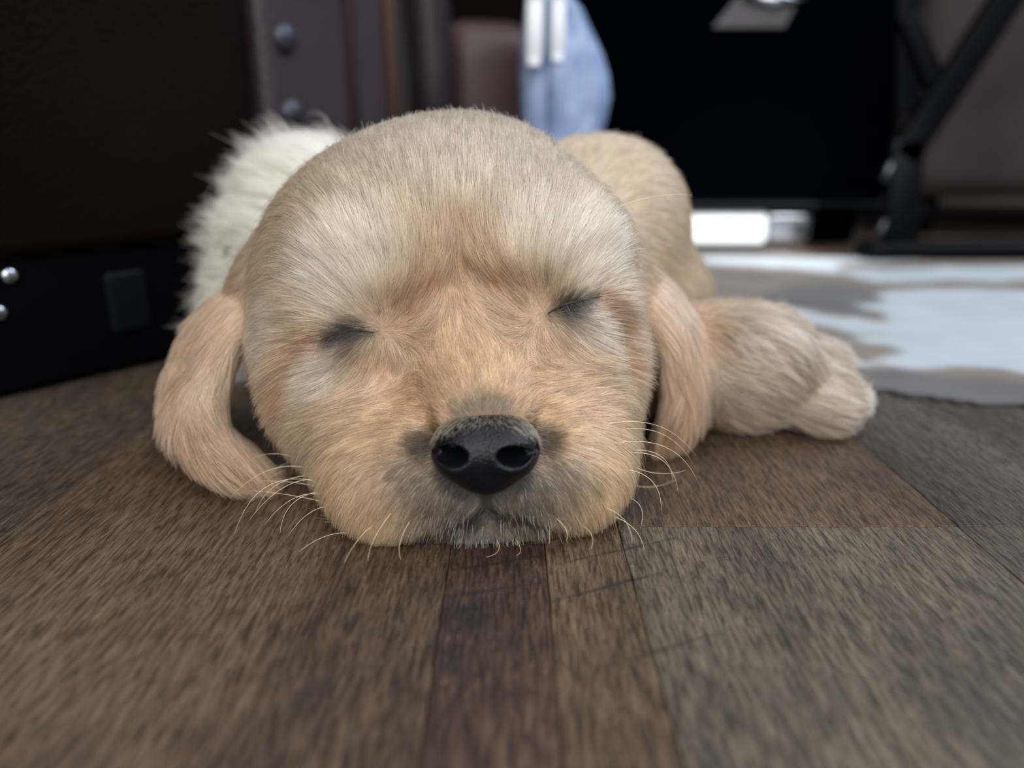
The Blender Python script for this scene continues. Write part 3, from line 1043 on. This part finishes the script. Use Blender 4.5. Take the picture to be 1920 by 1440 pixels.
# nose ------------------------------------------------------------------
def nose_sdf(P):
    c = NOSE_C
    d = sd_ell(P, c + (0.3, 4, 0.6), (9.2, 8.0, 6.2))
    d = smin(d, sd_ell(P, c + (-5.0, 3.0, -0.2), (5.2, 7.4, 5.2)), 3)
    d = smin(d, sd_ell(P, c + (5.2, 3.0, 0.2), (5.2, 7.4, 5.2)), 3)
    d = smin(d, sd_ell(P, c + (0.2, 3.4, -4.2), (5.6, 6.2, 4.6)), 3)
    # nostrils: round hole, slit sweeping outward
    for s in (-1, 1):
        h = sd_ell(P, c + (s * 5.7 - 0.2, -2.8, 1.3), (3.0, 6.0, 1.9), ellip_rot(0, s * 8, 0))
        h = smin(h, sd_cap(P, c + (s * 6.8 - 0.2, -2.4, 0.9), c + (s * 10 - 0.2, 1.2, 0.9), 1.1, 0.9), 1)
        d = smax(d, -h, 0.9)
    d = smax(d, -sd_path(P, [c + (0.1, -4.3, -2.2), c + (0.2, -3.6, -6.2), c + (0.3, -1.6, -9.5)], [0.45, 0.9, 1.2]), 0.7)
    return d


nv, nf = surface_nets(nose_sdf, NOSE_C + (-13, -8, -11), NOSE_C + (13, 14, 10), 0.3)
mN, nt, b = new_mat('nose_leather')
tc = N(nt, 'ShaderNodeTexCoord')
vo = N(nt, 'ShaderNodeTexVoronoi'); vo.inputs['Scale'].default_value = 1900
nt.links.new(tc.outputs['Object'], vo.inputs['Vector'])
bp = N(nt, 'ShaderNodeBump'); bp.inputs['Strength'].default_value = 0.45; bp.inputs['Distance'].default_value = 0.00025
nt.links.new(vo.outputs['Distance'], bp.inputs['Height']); nt.links.new(bp.outputs[0], b.inputs['Normal'])
no = N(nt, 'ShaderNodeTexNoise'); no.inputs['Scale'].default_value = 260
nt.links.new(tc.outputs['Object'], no.inputs['Vector'])
r = ramp(nt, [(0.35, srgb(9, 10, 15)), (0.7, srgb(14, 16, 24))])
nt.links.new(no.outputs['Fac'], r.inputs[0]); nt.links.new(r.outputs[0], b.inputs['Base Color'])
b.inputs['Roughness'].default_value = 0.4
b.inputs['Specular IOR Level'].default_value = 0.3
nose = fast_mesh('nose', nv, nf, mN, pup)
tag(nose, label='black leathery nose with two nostrils')

# closed eyelids ------------------------------------------------------------
m_lid = plain('eyelid_rim', srgb(30, 26, 26), 0.55)
for sl in (L_SLIT, R_SLIT):
    pts = []
    for i in range(len(sl) - 1):
        for t in np.linspace(0, 1, 5, endpoint=i == len(sl) - 2):
            pts.append(sl[i] * (1 - t) + sl[i + 1] * t + np.array([0, 0.7, 0]))
    n = len(pts)
    V, F = tube(pts, [0.08 + 0.30 * math.sin(math.pi * i / (n - 1)) for i in range(n)])
    mesh_obj('eyelid', V, F, m_lid, pup)

# dark pad showing in the pale fur of the tucked hind paw ---------------------
pc = at(432, 484, 246)
V, F = [], []
for i in range(9):
    ph = math.pi * i / 8
    for j in range(12):
        th = 2 * math.pi * j / 12
        V.append(pc + np.array([2.6 * math.sin(ph) * math.cos(th), 2.2 * math.sin(ph) * math.sin(th), 4.2 * math.cos(ph)]))
for i in range(8):
    for j in range(12):
        F.append((i * 12 + j, (i + 1) * 12 + j, (i + 1) * 12 + (j + 1) % 12, i * 12 + (j + 1) % 12))
mesh_obj('paw_pad', V, F, plain('paw_pad_skin', srgb(44, 40, 40), 0.6), pup)
# fur -------------------------------------------------------------------
def unit(v):
    return v / (np.linalg.norm(v, axis=-1, keepdims=True) + 1e-9)


_tmp = np.zeros(len(body.data.vertices) * 3, np.float32)
body.data.vertices.foreach_get('normal', _tmp)
vn = _tmp.reshape(-1, 3).astype(float)
TRI = np.concatenate([FACES[:, [0, 1, 2]], FACES[:, [0, 2, 3]]])
tp = VERTS[TRI]
t_area = 0.5 * np.linalg.norm(np.cross(tp[:, 1] - tp[:, 0], tp[:, 2] - tp[:, 0]), axis=1)
t_cen = tp.mean(1)


def regions(P):
    """Soft weights of the coat's regions."""
    Pf = P.astype(np.float32)
    el = np.minimum(1, np.exp(-np.maximum(0, flap(Pf, **EAR_L) - 0.4) / 1.2)) * smooth(56 - P[:, 2], 2, 14)
    er = np.minimum(1, np.exp(-np.maximum(0, flap(Pf, **EAR_R, th=2.8) - 0.4) / 1.2)) * smooth(56 - P[:, 2], 2, 14)
    hd = np.exp(-np.maximum(0, head_base(Pf) - 0.4) / 3.0)
    el = el * (1 - smooth(hd, 0.9, 1.0)); er = er * (1 - smooth(hd, 0.9, 1.0))
    leg = smooth(P[:, 0], 44, 58) * (P[:, 2] < 42) * (P[:, 1] < 240) * (1 - hd) * (1 - er)
    hau = smooth(-P[:, 0], 40, 62) * smooth(P[:, 1], 222, 236)
    return hd, el, er, leg, hau


def density(P):
    hd, el, er, leg, hau = regions(P)
    d = 1.6 + 1.6 * smooth(340 - P[:, 1], 0, 60)
    d = np.maximum(d, 9.5 * hd * (P[:, 1] < 226))
    d = np.maximum(d, 6.0 * np.maximum(el, er))
    d = np.maximum(d, 5.0 * leg)
    d = np.maximum(d, 3.6 * hau)
    d *= np.where(P[:, 2] < 1.2, 0.15, 1.0)
    return d


def make_fur():
    dens = density(t_cen)
    w = t_area * dens
    n = int(w.sum())
    idx = rng.choice(len(w), n, p=w / w.sum())
    r1, r2 = np.sqrt(rng.random(n)), rng.random(n)
    bc = np.stack([1 - r1, r1 * (1 - r2), r1 * r2], 1)
    P = (tp[idx] * bc[:, :, None]).sum(1)
    NR = unit((vn[TRI[idx]] * bc[:, :, None]).sum(1))
    nz = nose_sdf(P.astype(np.float32))
    slit = np.minimum(seg_dist(P, L_SLIT), seg_dist(P, R_SLIT))
    keep = (nz > 0.15) & (slit > 0.6) & (seg_dist(P, PHIL) > 1.25) & (np.linalg.norm((P - LIPS[2]) / (2.2, 1, 1), axis=1) > 1.5)
    P, NR, slit = P[keep], NR[keep], slit[keep]
    n = len(P)
    hd, el, er, leg, hau = regions(P)
    # flow -----------------------------------------------------------------
    S = NOSE_C + np.array([0, 6, 3.0])
    rad = unit(P - S)
    fl = rad.copy()
    side = smooth(np.abs(P[:, 0] - CRAN[0] - (P[:, 1] < 170) * 6), 22, 46)
    fl[:, 2] -= 1.0 * side
    for e, amp, rr in ((on(708, 612), 2.4, 13), (on(1018, 578), 2.4, 12), (EYE_L, 1.2, 10), (EYE_R, 1.2, 10)):
        v = P - e; r = np.linalg.norm(v, axis=1)
        fl += (amp * np.exp(-(r / rr) ** 2) / (r + 1e-6))[:, None] * v
    # forehead runs up and back, parting outward from the middle line
    low = smooth(NOSE_C[2] - 2 - P[:, 2], 0, 8)
    fl[:, 2] -= 0.8 * low
    dph = seg_dist(P, PHIL)
    fl[:, 0] += np.sign(P[:, 0] - PHIL[1][0]) * 1.2 * np.exp(-(dph / 4.0) ** 2)
    F = fl
    # body: back and down
    bf = np.zeros_like(P); bf[:, 1] = 1.0
    bf[:, 2] = -0.9 * smooth(np.abs(P[:, 0] - 5), 10, 55)
    bf[:, 0] = 0.35 * np.sign(P[:, 0] - 5)
    hf = np.stack([-1.0 * np.ones(n), -0.1 * np.ones(n), 0.5 - 0.8 * smooth(60 - P[:, 2], 0, 48)], 1)
    bf = bf * (1 - hau[:, None]) + hf * hau[:, None]
    lf = np.stack([np.ones(n), -0.25 * np.ones(n), -0.35 * np.ones(n)], 1)
    bf = bf * (1 - leg[:, None]) + lf * leg[:, None]
    F = F * hd[:, None] + bf * (1 - hd[:, None])
    for E, wgt in ((EAR_L, el), (EAR_R, er)):
        pts = np.array(E['pts'])
        best = np.full(n, 1e9); dirv = np.zeros((n, 3))
        for i in range(len(pts) - 1):
            dd = ((P - (pts[i] + pts[i + 1]) / 2) ** 2).sum(1)
            m = dd < best
            best[m] = dd[m]; dirv[m] = unit(pts[i + 1] - pts[i])
        F = F * (1 - wgt[:, None]) + dirv * wgt[:, None]
    # gentle waviness
    wv = np.stack([snoise(P, 26, 11), snoise(P, 26, 12), snoise(P, 26, 13)], 1)
    wv2 = np.stack([snoise(P, 8, 21), snoise(P, 8, 22), snoise(P, 8, 23)], 1)
    amp = 0.16 + 0.30 * np.maximum.reduce([leg, 0.6 * hau, el, er])
    F = unit(F) + wv * amp[:, None] + wv2 * 0.10 + rng.normal(size=(n, 3)) * 0.09
    T = F - NR * (F * NR).sum(1)[:, None]
    T = unit(T)
    # length ---------------------------------------------------------------
    dn = np.linalg.norm(P - NOSE_C, axis=1)
    L = 2.0 + 5.0 * smooth(dn, 9, 46)
    L = L + 1.5 * side * hd
    L = L * hd + 8.0 * (1 - hd)
    L = L * (1 - leg) + 8.0 * leg
    L = np.where(hau > 0, L * (1 - hau) + 14.0 * hau, L)
    ear = np.maximum(el, er)
    L = L * (1 - ear) + 9.0 * ear
    de = slit
    L *= 0.45 + 0.55 * smooth(de, 1.0, 7.0)
    L *= rng.uniform(0.65, 1.2, n)
    lift = 0.24 + 0.08 * (1 - smooth(dn, 9, 30)) + 0.4 * hau
    lift = lift * rng.uniform(0.6, 1.4, n)
    lift *= np.where(ear > 0.5, 0.55, 1.0)
    lift *= np.where(rng.random(n) < 0.04, 2.4, 1.0)
    # strands
    K = 6
    ts = np.linspace(0, 1, K)
    Q = np.empty((n, K, 3))
    for k, t in enumerate(ts):
        hN = lift * (t - 0.55 * t * t)
        Q[:, k] = P + L[:, None] * (T * (t * 0.96) + NR * hN[:, None])
        Q[:, k, 2] -= 0.06 * L * t * t
    # clumps
    from mathutils.kdtree import KDTree
    far = smooth(P[:, 1], 190, 235)
    gp = 0.10 * (1 - np.maximum(far, leg)) + 0.035 * np.maximum(far, leg)
    gp = np.where(ear > 0.4, 0.045, gp)
    gp = np.where(hau > 0.3, 0.015, gp)
    guide = np.where(rng.random(n) < gp)[0]
    kd = KDTree(len(guide))
    for j, g in enumerate(guide): kd.insert(P[g], j)
    kd.balance()
    own = np.fromiter((kd.find(p)[1] for p in P), np.int64, n)
    gi = guide[own]
    cs = 0.55 + 0.2 * np.maximum.reduce([leg, hau, ear])
    cs = cs * rng.uniform(0.5, 1.1, n)
    G = Q[gi] - P[gi][:, None]
    G = P[gi][:, None] + G * (L / L[gi])[:, None, None]
    wgt = cs[:, None] * ts[None] ** 1.3
    Q = Q * (1 - wgt[..., None]) + G * wgt[..., None]
    Q[:, :, 2] = np.maximum(Q[:, :, 2], 0.15)
    C = fur_color(P)
    C = C * rng.normal(1.0, 0.15, n)[:, None].clip(0.55, 1.4)
    C = C * (1 + 0.10 * wv2[:, :1])
    C = C * (1 + 0.19 * rng.normal(size=n)[gi] * (1 - 0.4 * ear) * (1 - 0.75 * far))[:, None].clip(0.6, 1.4)
    tipw = rng.random(n) < 0.10
    C[tipw] = C[tipw] * 0.6 + PALE * 0.4 * (C[tipw].max(1) > 0.12)[:, None]
    rad0 = 0.055 + 0.035 * far + 0.015 * np.maximum(leg, ear)
    return Q, np.clip(C, 0.003, 0.95), rad0


def hair_mat():
    m = bpy.data.materials.new('puppy_fur')
    m.use_nodes = True
    nt = m.node_tree
    nt.nodes.remove(nt.nodes['Principled BSDF'])
    outn = nt.nodes['Material Output']
    a = N(nt, 'ShaderNodeAttribute', attribute_name='fur_color')
    hb = N(nt, 'ShaderNodeBsdfHairPrincipled')
    hb.parametrization = 'COLOR'
    nt.links.new(a.outputs['Color'], hb.inputs['Color'])
    hb.inputs['Roughness'].default_value = 0.38
    hb.inputs['Radial Roughness'].default_value = 0.55
    hb.inputs['Random Roughness'].default_value = 0.2
    df = N(nt, 'ShaderNodeBsdfDiffuse')
    nt.links.new(a.outputs['Color'], df.inputs['Color'])
    mx = N(nt, 'ShaderNodeMixShader'); mx.inputs[0].default_value = 0.35
    nt.links.new(hb.outputs[0], mx.inputs[1]); nt.links.new(df.outputs[0], mx.inputs[2])
    nt.links.new(mx.outputs[0], outn.inputs['Surface'])
    return m


def curves_obj(name, Q, C, rad, mat, parent, tip=0.25):
    n, K = Q.shape[:2]
    cu = bpy.data.hair_curves.new(name)
    cu.add_curves([K] * n)
    off = parent_world(parent)
    cu.attributes['position'].data.foreach_set('vector', (Q.reshape(-1, 3) * MM - off).astype(np.float32).ravel())
    ra = cu.attributes.get('radius') or cu.attributes.new('radius', 'FLOAT', 'POINT')
    prof = 1 - (1 - tip) * np.linspace(0, 1, K) ** 2
    ra.data.foreach_set('value', (rad[:, None] * prof[None] * MM).astype(np.float32).ravel())
    ca = cu.attributes.new('fur_color', 'FLOAT_COLOR', 'CURVE')
    c4 = np.ones((n, 4), np.float32); c4[:, :3] = C
    ca.data.foreach_set('color', c4.ravel())
    cu.materials.append(mat)
    cu.update_tag()
    return link(bpy.data.objects.new(name, cu), parent)


if FUR:
    HAIR = hair_mat()
    Q, C, R0 = make_fur()
    # loose pale tufts standing off the tucked haunch
    hz = np.where((regions(t_cen)[4] > 0.8) & (vn[TRI[:, 0]][:, 0] < -0.1) & (t_cen[:, 2] > 14) & (t_cen[:, 1] < 285))[0]
    Qt = []
    for _ in range(46):
        i = rng.choice(hz); c_ = t_cen[i]; n_ = vn[TRI[i, 0]]
        d_ = unit(n_ * 0.55 + np.array([-0.75, -0.15, 0.45 * smooth(np.array([c_[2]]), 20, 60)[0] - 0.05]) + rng.normal(size=3) * 0.22)
        L_ = rng.uniform(8, 17)
        for _k in range(60):
            o_ = rng.normal(size=3) * 3.2; o_ -= n_ * o_.dot(n_)
            s_ = np.linspace(0, 1, 6)[:, None]
            e_ = c_ + d_ * L_ * rng.uniform(0.6, 1.05) + rng.normal(size=3) * 1.7
            Qt.append((c_ + o_) * (1 - s_) + e_ * s_ + n_ * 1.5 * s_ * (1 - s_))
    # pale tufts between and over the toes
    for k in range(26):
        t_ = np.array(TOES[k % 4]) + (7.5, 0, 0) + rng.normal(size=3) * (1.5, 2.4, 2.4)
        d_ = unit(np.array([1.0, -0.15, -0.25]) + rng.normal(size=3) * 0.25)
        L_ = rng.uniform(4.0, 7.0)
        for _k in range(50):
            o_ = rng.normal(size=3) * (0.8, 1.6, 1.6); s_ = np.linspace(0, 1, 6)[:, None]
            e_ = t_ + d_ * L_ * rng.uniform(0.6, 1.05) + rng.normal(size=3) * 0.8
            q_ = (t_ + o_) * (1 - s_) + e_ * s_; q_[:, 2] = np.maximum(q_[:, 2], 0.3)
            Qt.append(q_)
    Qt = np.array(Qt)
    Q = np.concatenate([Q, Qt]); R0 = np.concatenate([R0, np.full(len(Qt), 0.07)])
    C = np.concatenate([C, WHITE[None] * rng.normal(0.97, 0.1, len(Qt))[:, None].clip(0.7, 1.03)])
    fur = curves_obj('fur', Q, C, R0, HAIR, body)
    tag(fur, label='short golden cream coat', kind='stuff')
# hairs over the top of the nose, lashes and whiskers --------------------------
def arc(a, b, sag, n=9):
    """Curved hair from a to b bowed by sag."""
    a = np.asarray(a, float); b = np.asarray(b, float); s = np.asarray(sag, float)
    t = np.linspace(0, 1, n)[:, None]
    return a * (1 - t) + b * t + s * 4 * t * (1 - t)


if FUR:
    # short hairs creeping over the nose's upper edge
    up = (nv[:, 2] > NOSE_C[2] + 2.2 - 0.15 * np.abs(nv[:, 0] - NOSE_C[0])) & (nv[:, 1] > NOSE_C[1] - 3.0)
    base = nv[up]
    k = rng.integers(0, len(base), 2600)
    p = base[k] + rng.normal(size=(2600, 3)) * 0.12
    edge = smooth((p[:, 1] - NOSE_C[1]) / 3.0 + (p[:, 2] - NOSE_C[2] - 5.0) / 2.0 + 0.14 * np.abs(p[:, 0] - NOSE_C[0] - 1), 0.3, 1.6)
    p = p[rng.random(len(p)) < edge]
    nr = unit((p - NOSE_C - (0, 5, 0)) / (9.2 ** 2, 64, 36))
    fl = unit(np.stack([0.12 * (p[:, 0] - NOSE_C[0]), np.full(len(p), -0.7), np.full(len(p), -0.35)], 1) + rng.normal(size=p.shape) * 0.3)
    tg = unit(fl - nr * (fl * nr).sum(1)[:, None])
    L = rng.uniform(0.9, 1.9, len(p))
    ts = np.linspace(0, 1, 5)
    Qn = p[:, None] + L[:, None, None] * (tg[:, None] * ts[None, :, None] + nr[:, None] * (0.18 * ts - 0.12 * ts ** 2)[None, :, None])
    Cn = np.array(srgb(128, 118, 98))[None] * rng.normal(1, 0.25, len(p))[:, None].clip(0.4, 1.6)
    o = curves_obj('nose_hair', Qn, Cn, np.full(len(p), 0.045), HAIR, nose)
    tag(o, kind='stuff')
    # lashes
    for sl, sgn in ((L_SLIT, -1), (R_SLIT, 1)):
        Ql = []
        for _ in range(26):
            u = rng.random() * (len(sl) - 1); i = int(u); t = u - i
            a = sl[i] * (1 - t) + sl[min(i + 1, len(sl) - 1)] * t + rng.normal(size=3) * 0.25
            d = np.array([sgn * rng.uniform(0.3, 1.0), -0.35, -rng.uniform(0.25, 0.9)])
            Ql.append(arc(a, a + d * rng.uniform(3, 5.2), (0, -0.5, -0.3), 6))
        Ql = np.array(Ql)
        o = curves_obj('eyelashes', Ql, np.full((len(Ql), 3), 0.035), np.full(len(Ql), 0.05), HAIR, pup)
        tag(o, kind='stuff')

if FUR:
    # pale bristles hanging over the lips and chin
    Qb, Cb = [], []
    for (xa, xb, ya, yb, n_) in ((770, 895, 965, 1005, 55), (932, 1080, 955, 995, 60), (850, 985, 1006, 1018, 55)):
        for _ in range(n_):
            u = rng.random(); a = on(round(xa + (xb - xa) * u), round(rng.uniform(ya, yb)), head_sdf)
            d = unit(np.array([0.5 * (xa + (xb - xa) * u - 915) / 150 + rng.normal() * 0.15, -0.45, -1.0]))
            Qb.append(arc(a, a + d * rng.uniform(1.4, 3.6), (0, -0.25, 0), 6)); Cb.append(np.array(srgb(210, 202, 194)) * rng.uniform(0.25, 0.9))
    Qb = np.array(Qb); Qb[:, :, 2] = np.maximum(Qb[:, :, 2], 0.3)
    o = curves_obj('lip_hair', Qb, np.array(Cb), np.full(len(Qb), 0.05), HAIR, pup)
    tag(o, kind='stuff')

m_w = plain('whisker_hair', srgb(232, 214, 180), 0.35, noise=0.05)
WH = [  # root on the muzzle, end (frame spots with their distances), sag
    # image left
    (585, 905, 152, 440, 1000, 138, (-2, 0, 5)), (588, 900, 152, 468, 975, 142, (0, 0, 3)), (590, 930, 150, 495, 985, 142, (0, 0, 3)),
    (600, 915, 150, 455, 905, 158, (0, 0, 1)), (580, 880, 154, 430, 935, 150, (0, 0, 3.5)), (575, 868, 156, 455, 870, 160, (0, 0, 2.5)),
    (592, 920, 150, 525, 1000, 140, (-2, 0, 2)), (585, 890, 153, 480, 960, 146, (-2, 0, 2)), (600, 950, 148, 540, 1005, 140, (0, 0, 2)),
    (615, 945, 147, 470, 920, 150, (0, 0, 0.5)), (640, 1000, 143, 560, 1035, 134, (0, 0, 1.5)), (700, 985, 139, 645, 1055, 130, (0, 0, 1)),
    (735, 960, 137, 690, 1052, 129, (-1, -1, 0)), (770, 975, 134, 752, 1050, 127, (-1, -1, 0)),
    # image right
    (1130, 797, 148, 1305, 855, 158, (1, -1, 4)), (1165, 805, 150, 1300, 870, 160, (1, 0, 3)), (1150, 832, 148, 1312, 912, 152, (2, 0, 4)),
    (1175, 850, 148, 1272, 925, 146, (2, 0, 3)), (1180, 845, 149, 1262, 905, 150, (2, 0, 2.5)), (1170, 880, 147, 1240, 960, 140, (2, 0, 2)),
    (1180, 870, 148, 1285, 882, 152, (0, 0, -1.5)), (1175, 905, 146, 1265, 900, 150, (0, 0, -1.5)), (1165, 930, 145, 1200, 1000, 137, (2, 0, 1.5)),
    (1140, 965, 142, 1208, 1032, 133, (1.5, 0, 1)), (1090, 985, 139, 1108, 1030, 131, (1, -1, 1)), (1040, 970, 136, 1062, 1015, 130, (1, -1, 0.5)),
    (1130, 950, 143, 1185, 1020, 135, (1.5, 0, 1)), (1030, 985, 137, 1030, 1020, 132, (0, -1, 0)),
    # chin
    (930, 1010, 134, 912, 1065, 129, (1.5, -1, 0)), (965, 1008, 134, 968, 1045, 129, (1, -1, 0)),
    # brow
    (1150, 392, 168, 1298, 366, 168, (0, 0, 1.2)), (1165, 478, 170, 1212, 466, 170, (0, 0, 0.4)),
]
for (x0, y0, d0, x1, y1, d1, sg) in WH:
    a = on(x0, y0, head_sdf)
    while a[1] > 175 and y0 > 600: x0 += 6 if x0 < 900 else -6; a = on(x0, y0, head_sdf)
    b_ = at(x1, y1, a[1] + (d1 - d0))
    b_[2] = max(b_[2], 0.4)
    pts = arc(a, b_, sg, 12)
    pts[:, 2] = np.maximum(pts[:, 2], 0.3)
    V, F = tube(pts, list(np.linspace(0.07, 0.022, 12)), 5)
    mesh_obj('whisker', V, F, m_w, pup)
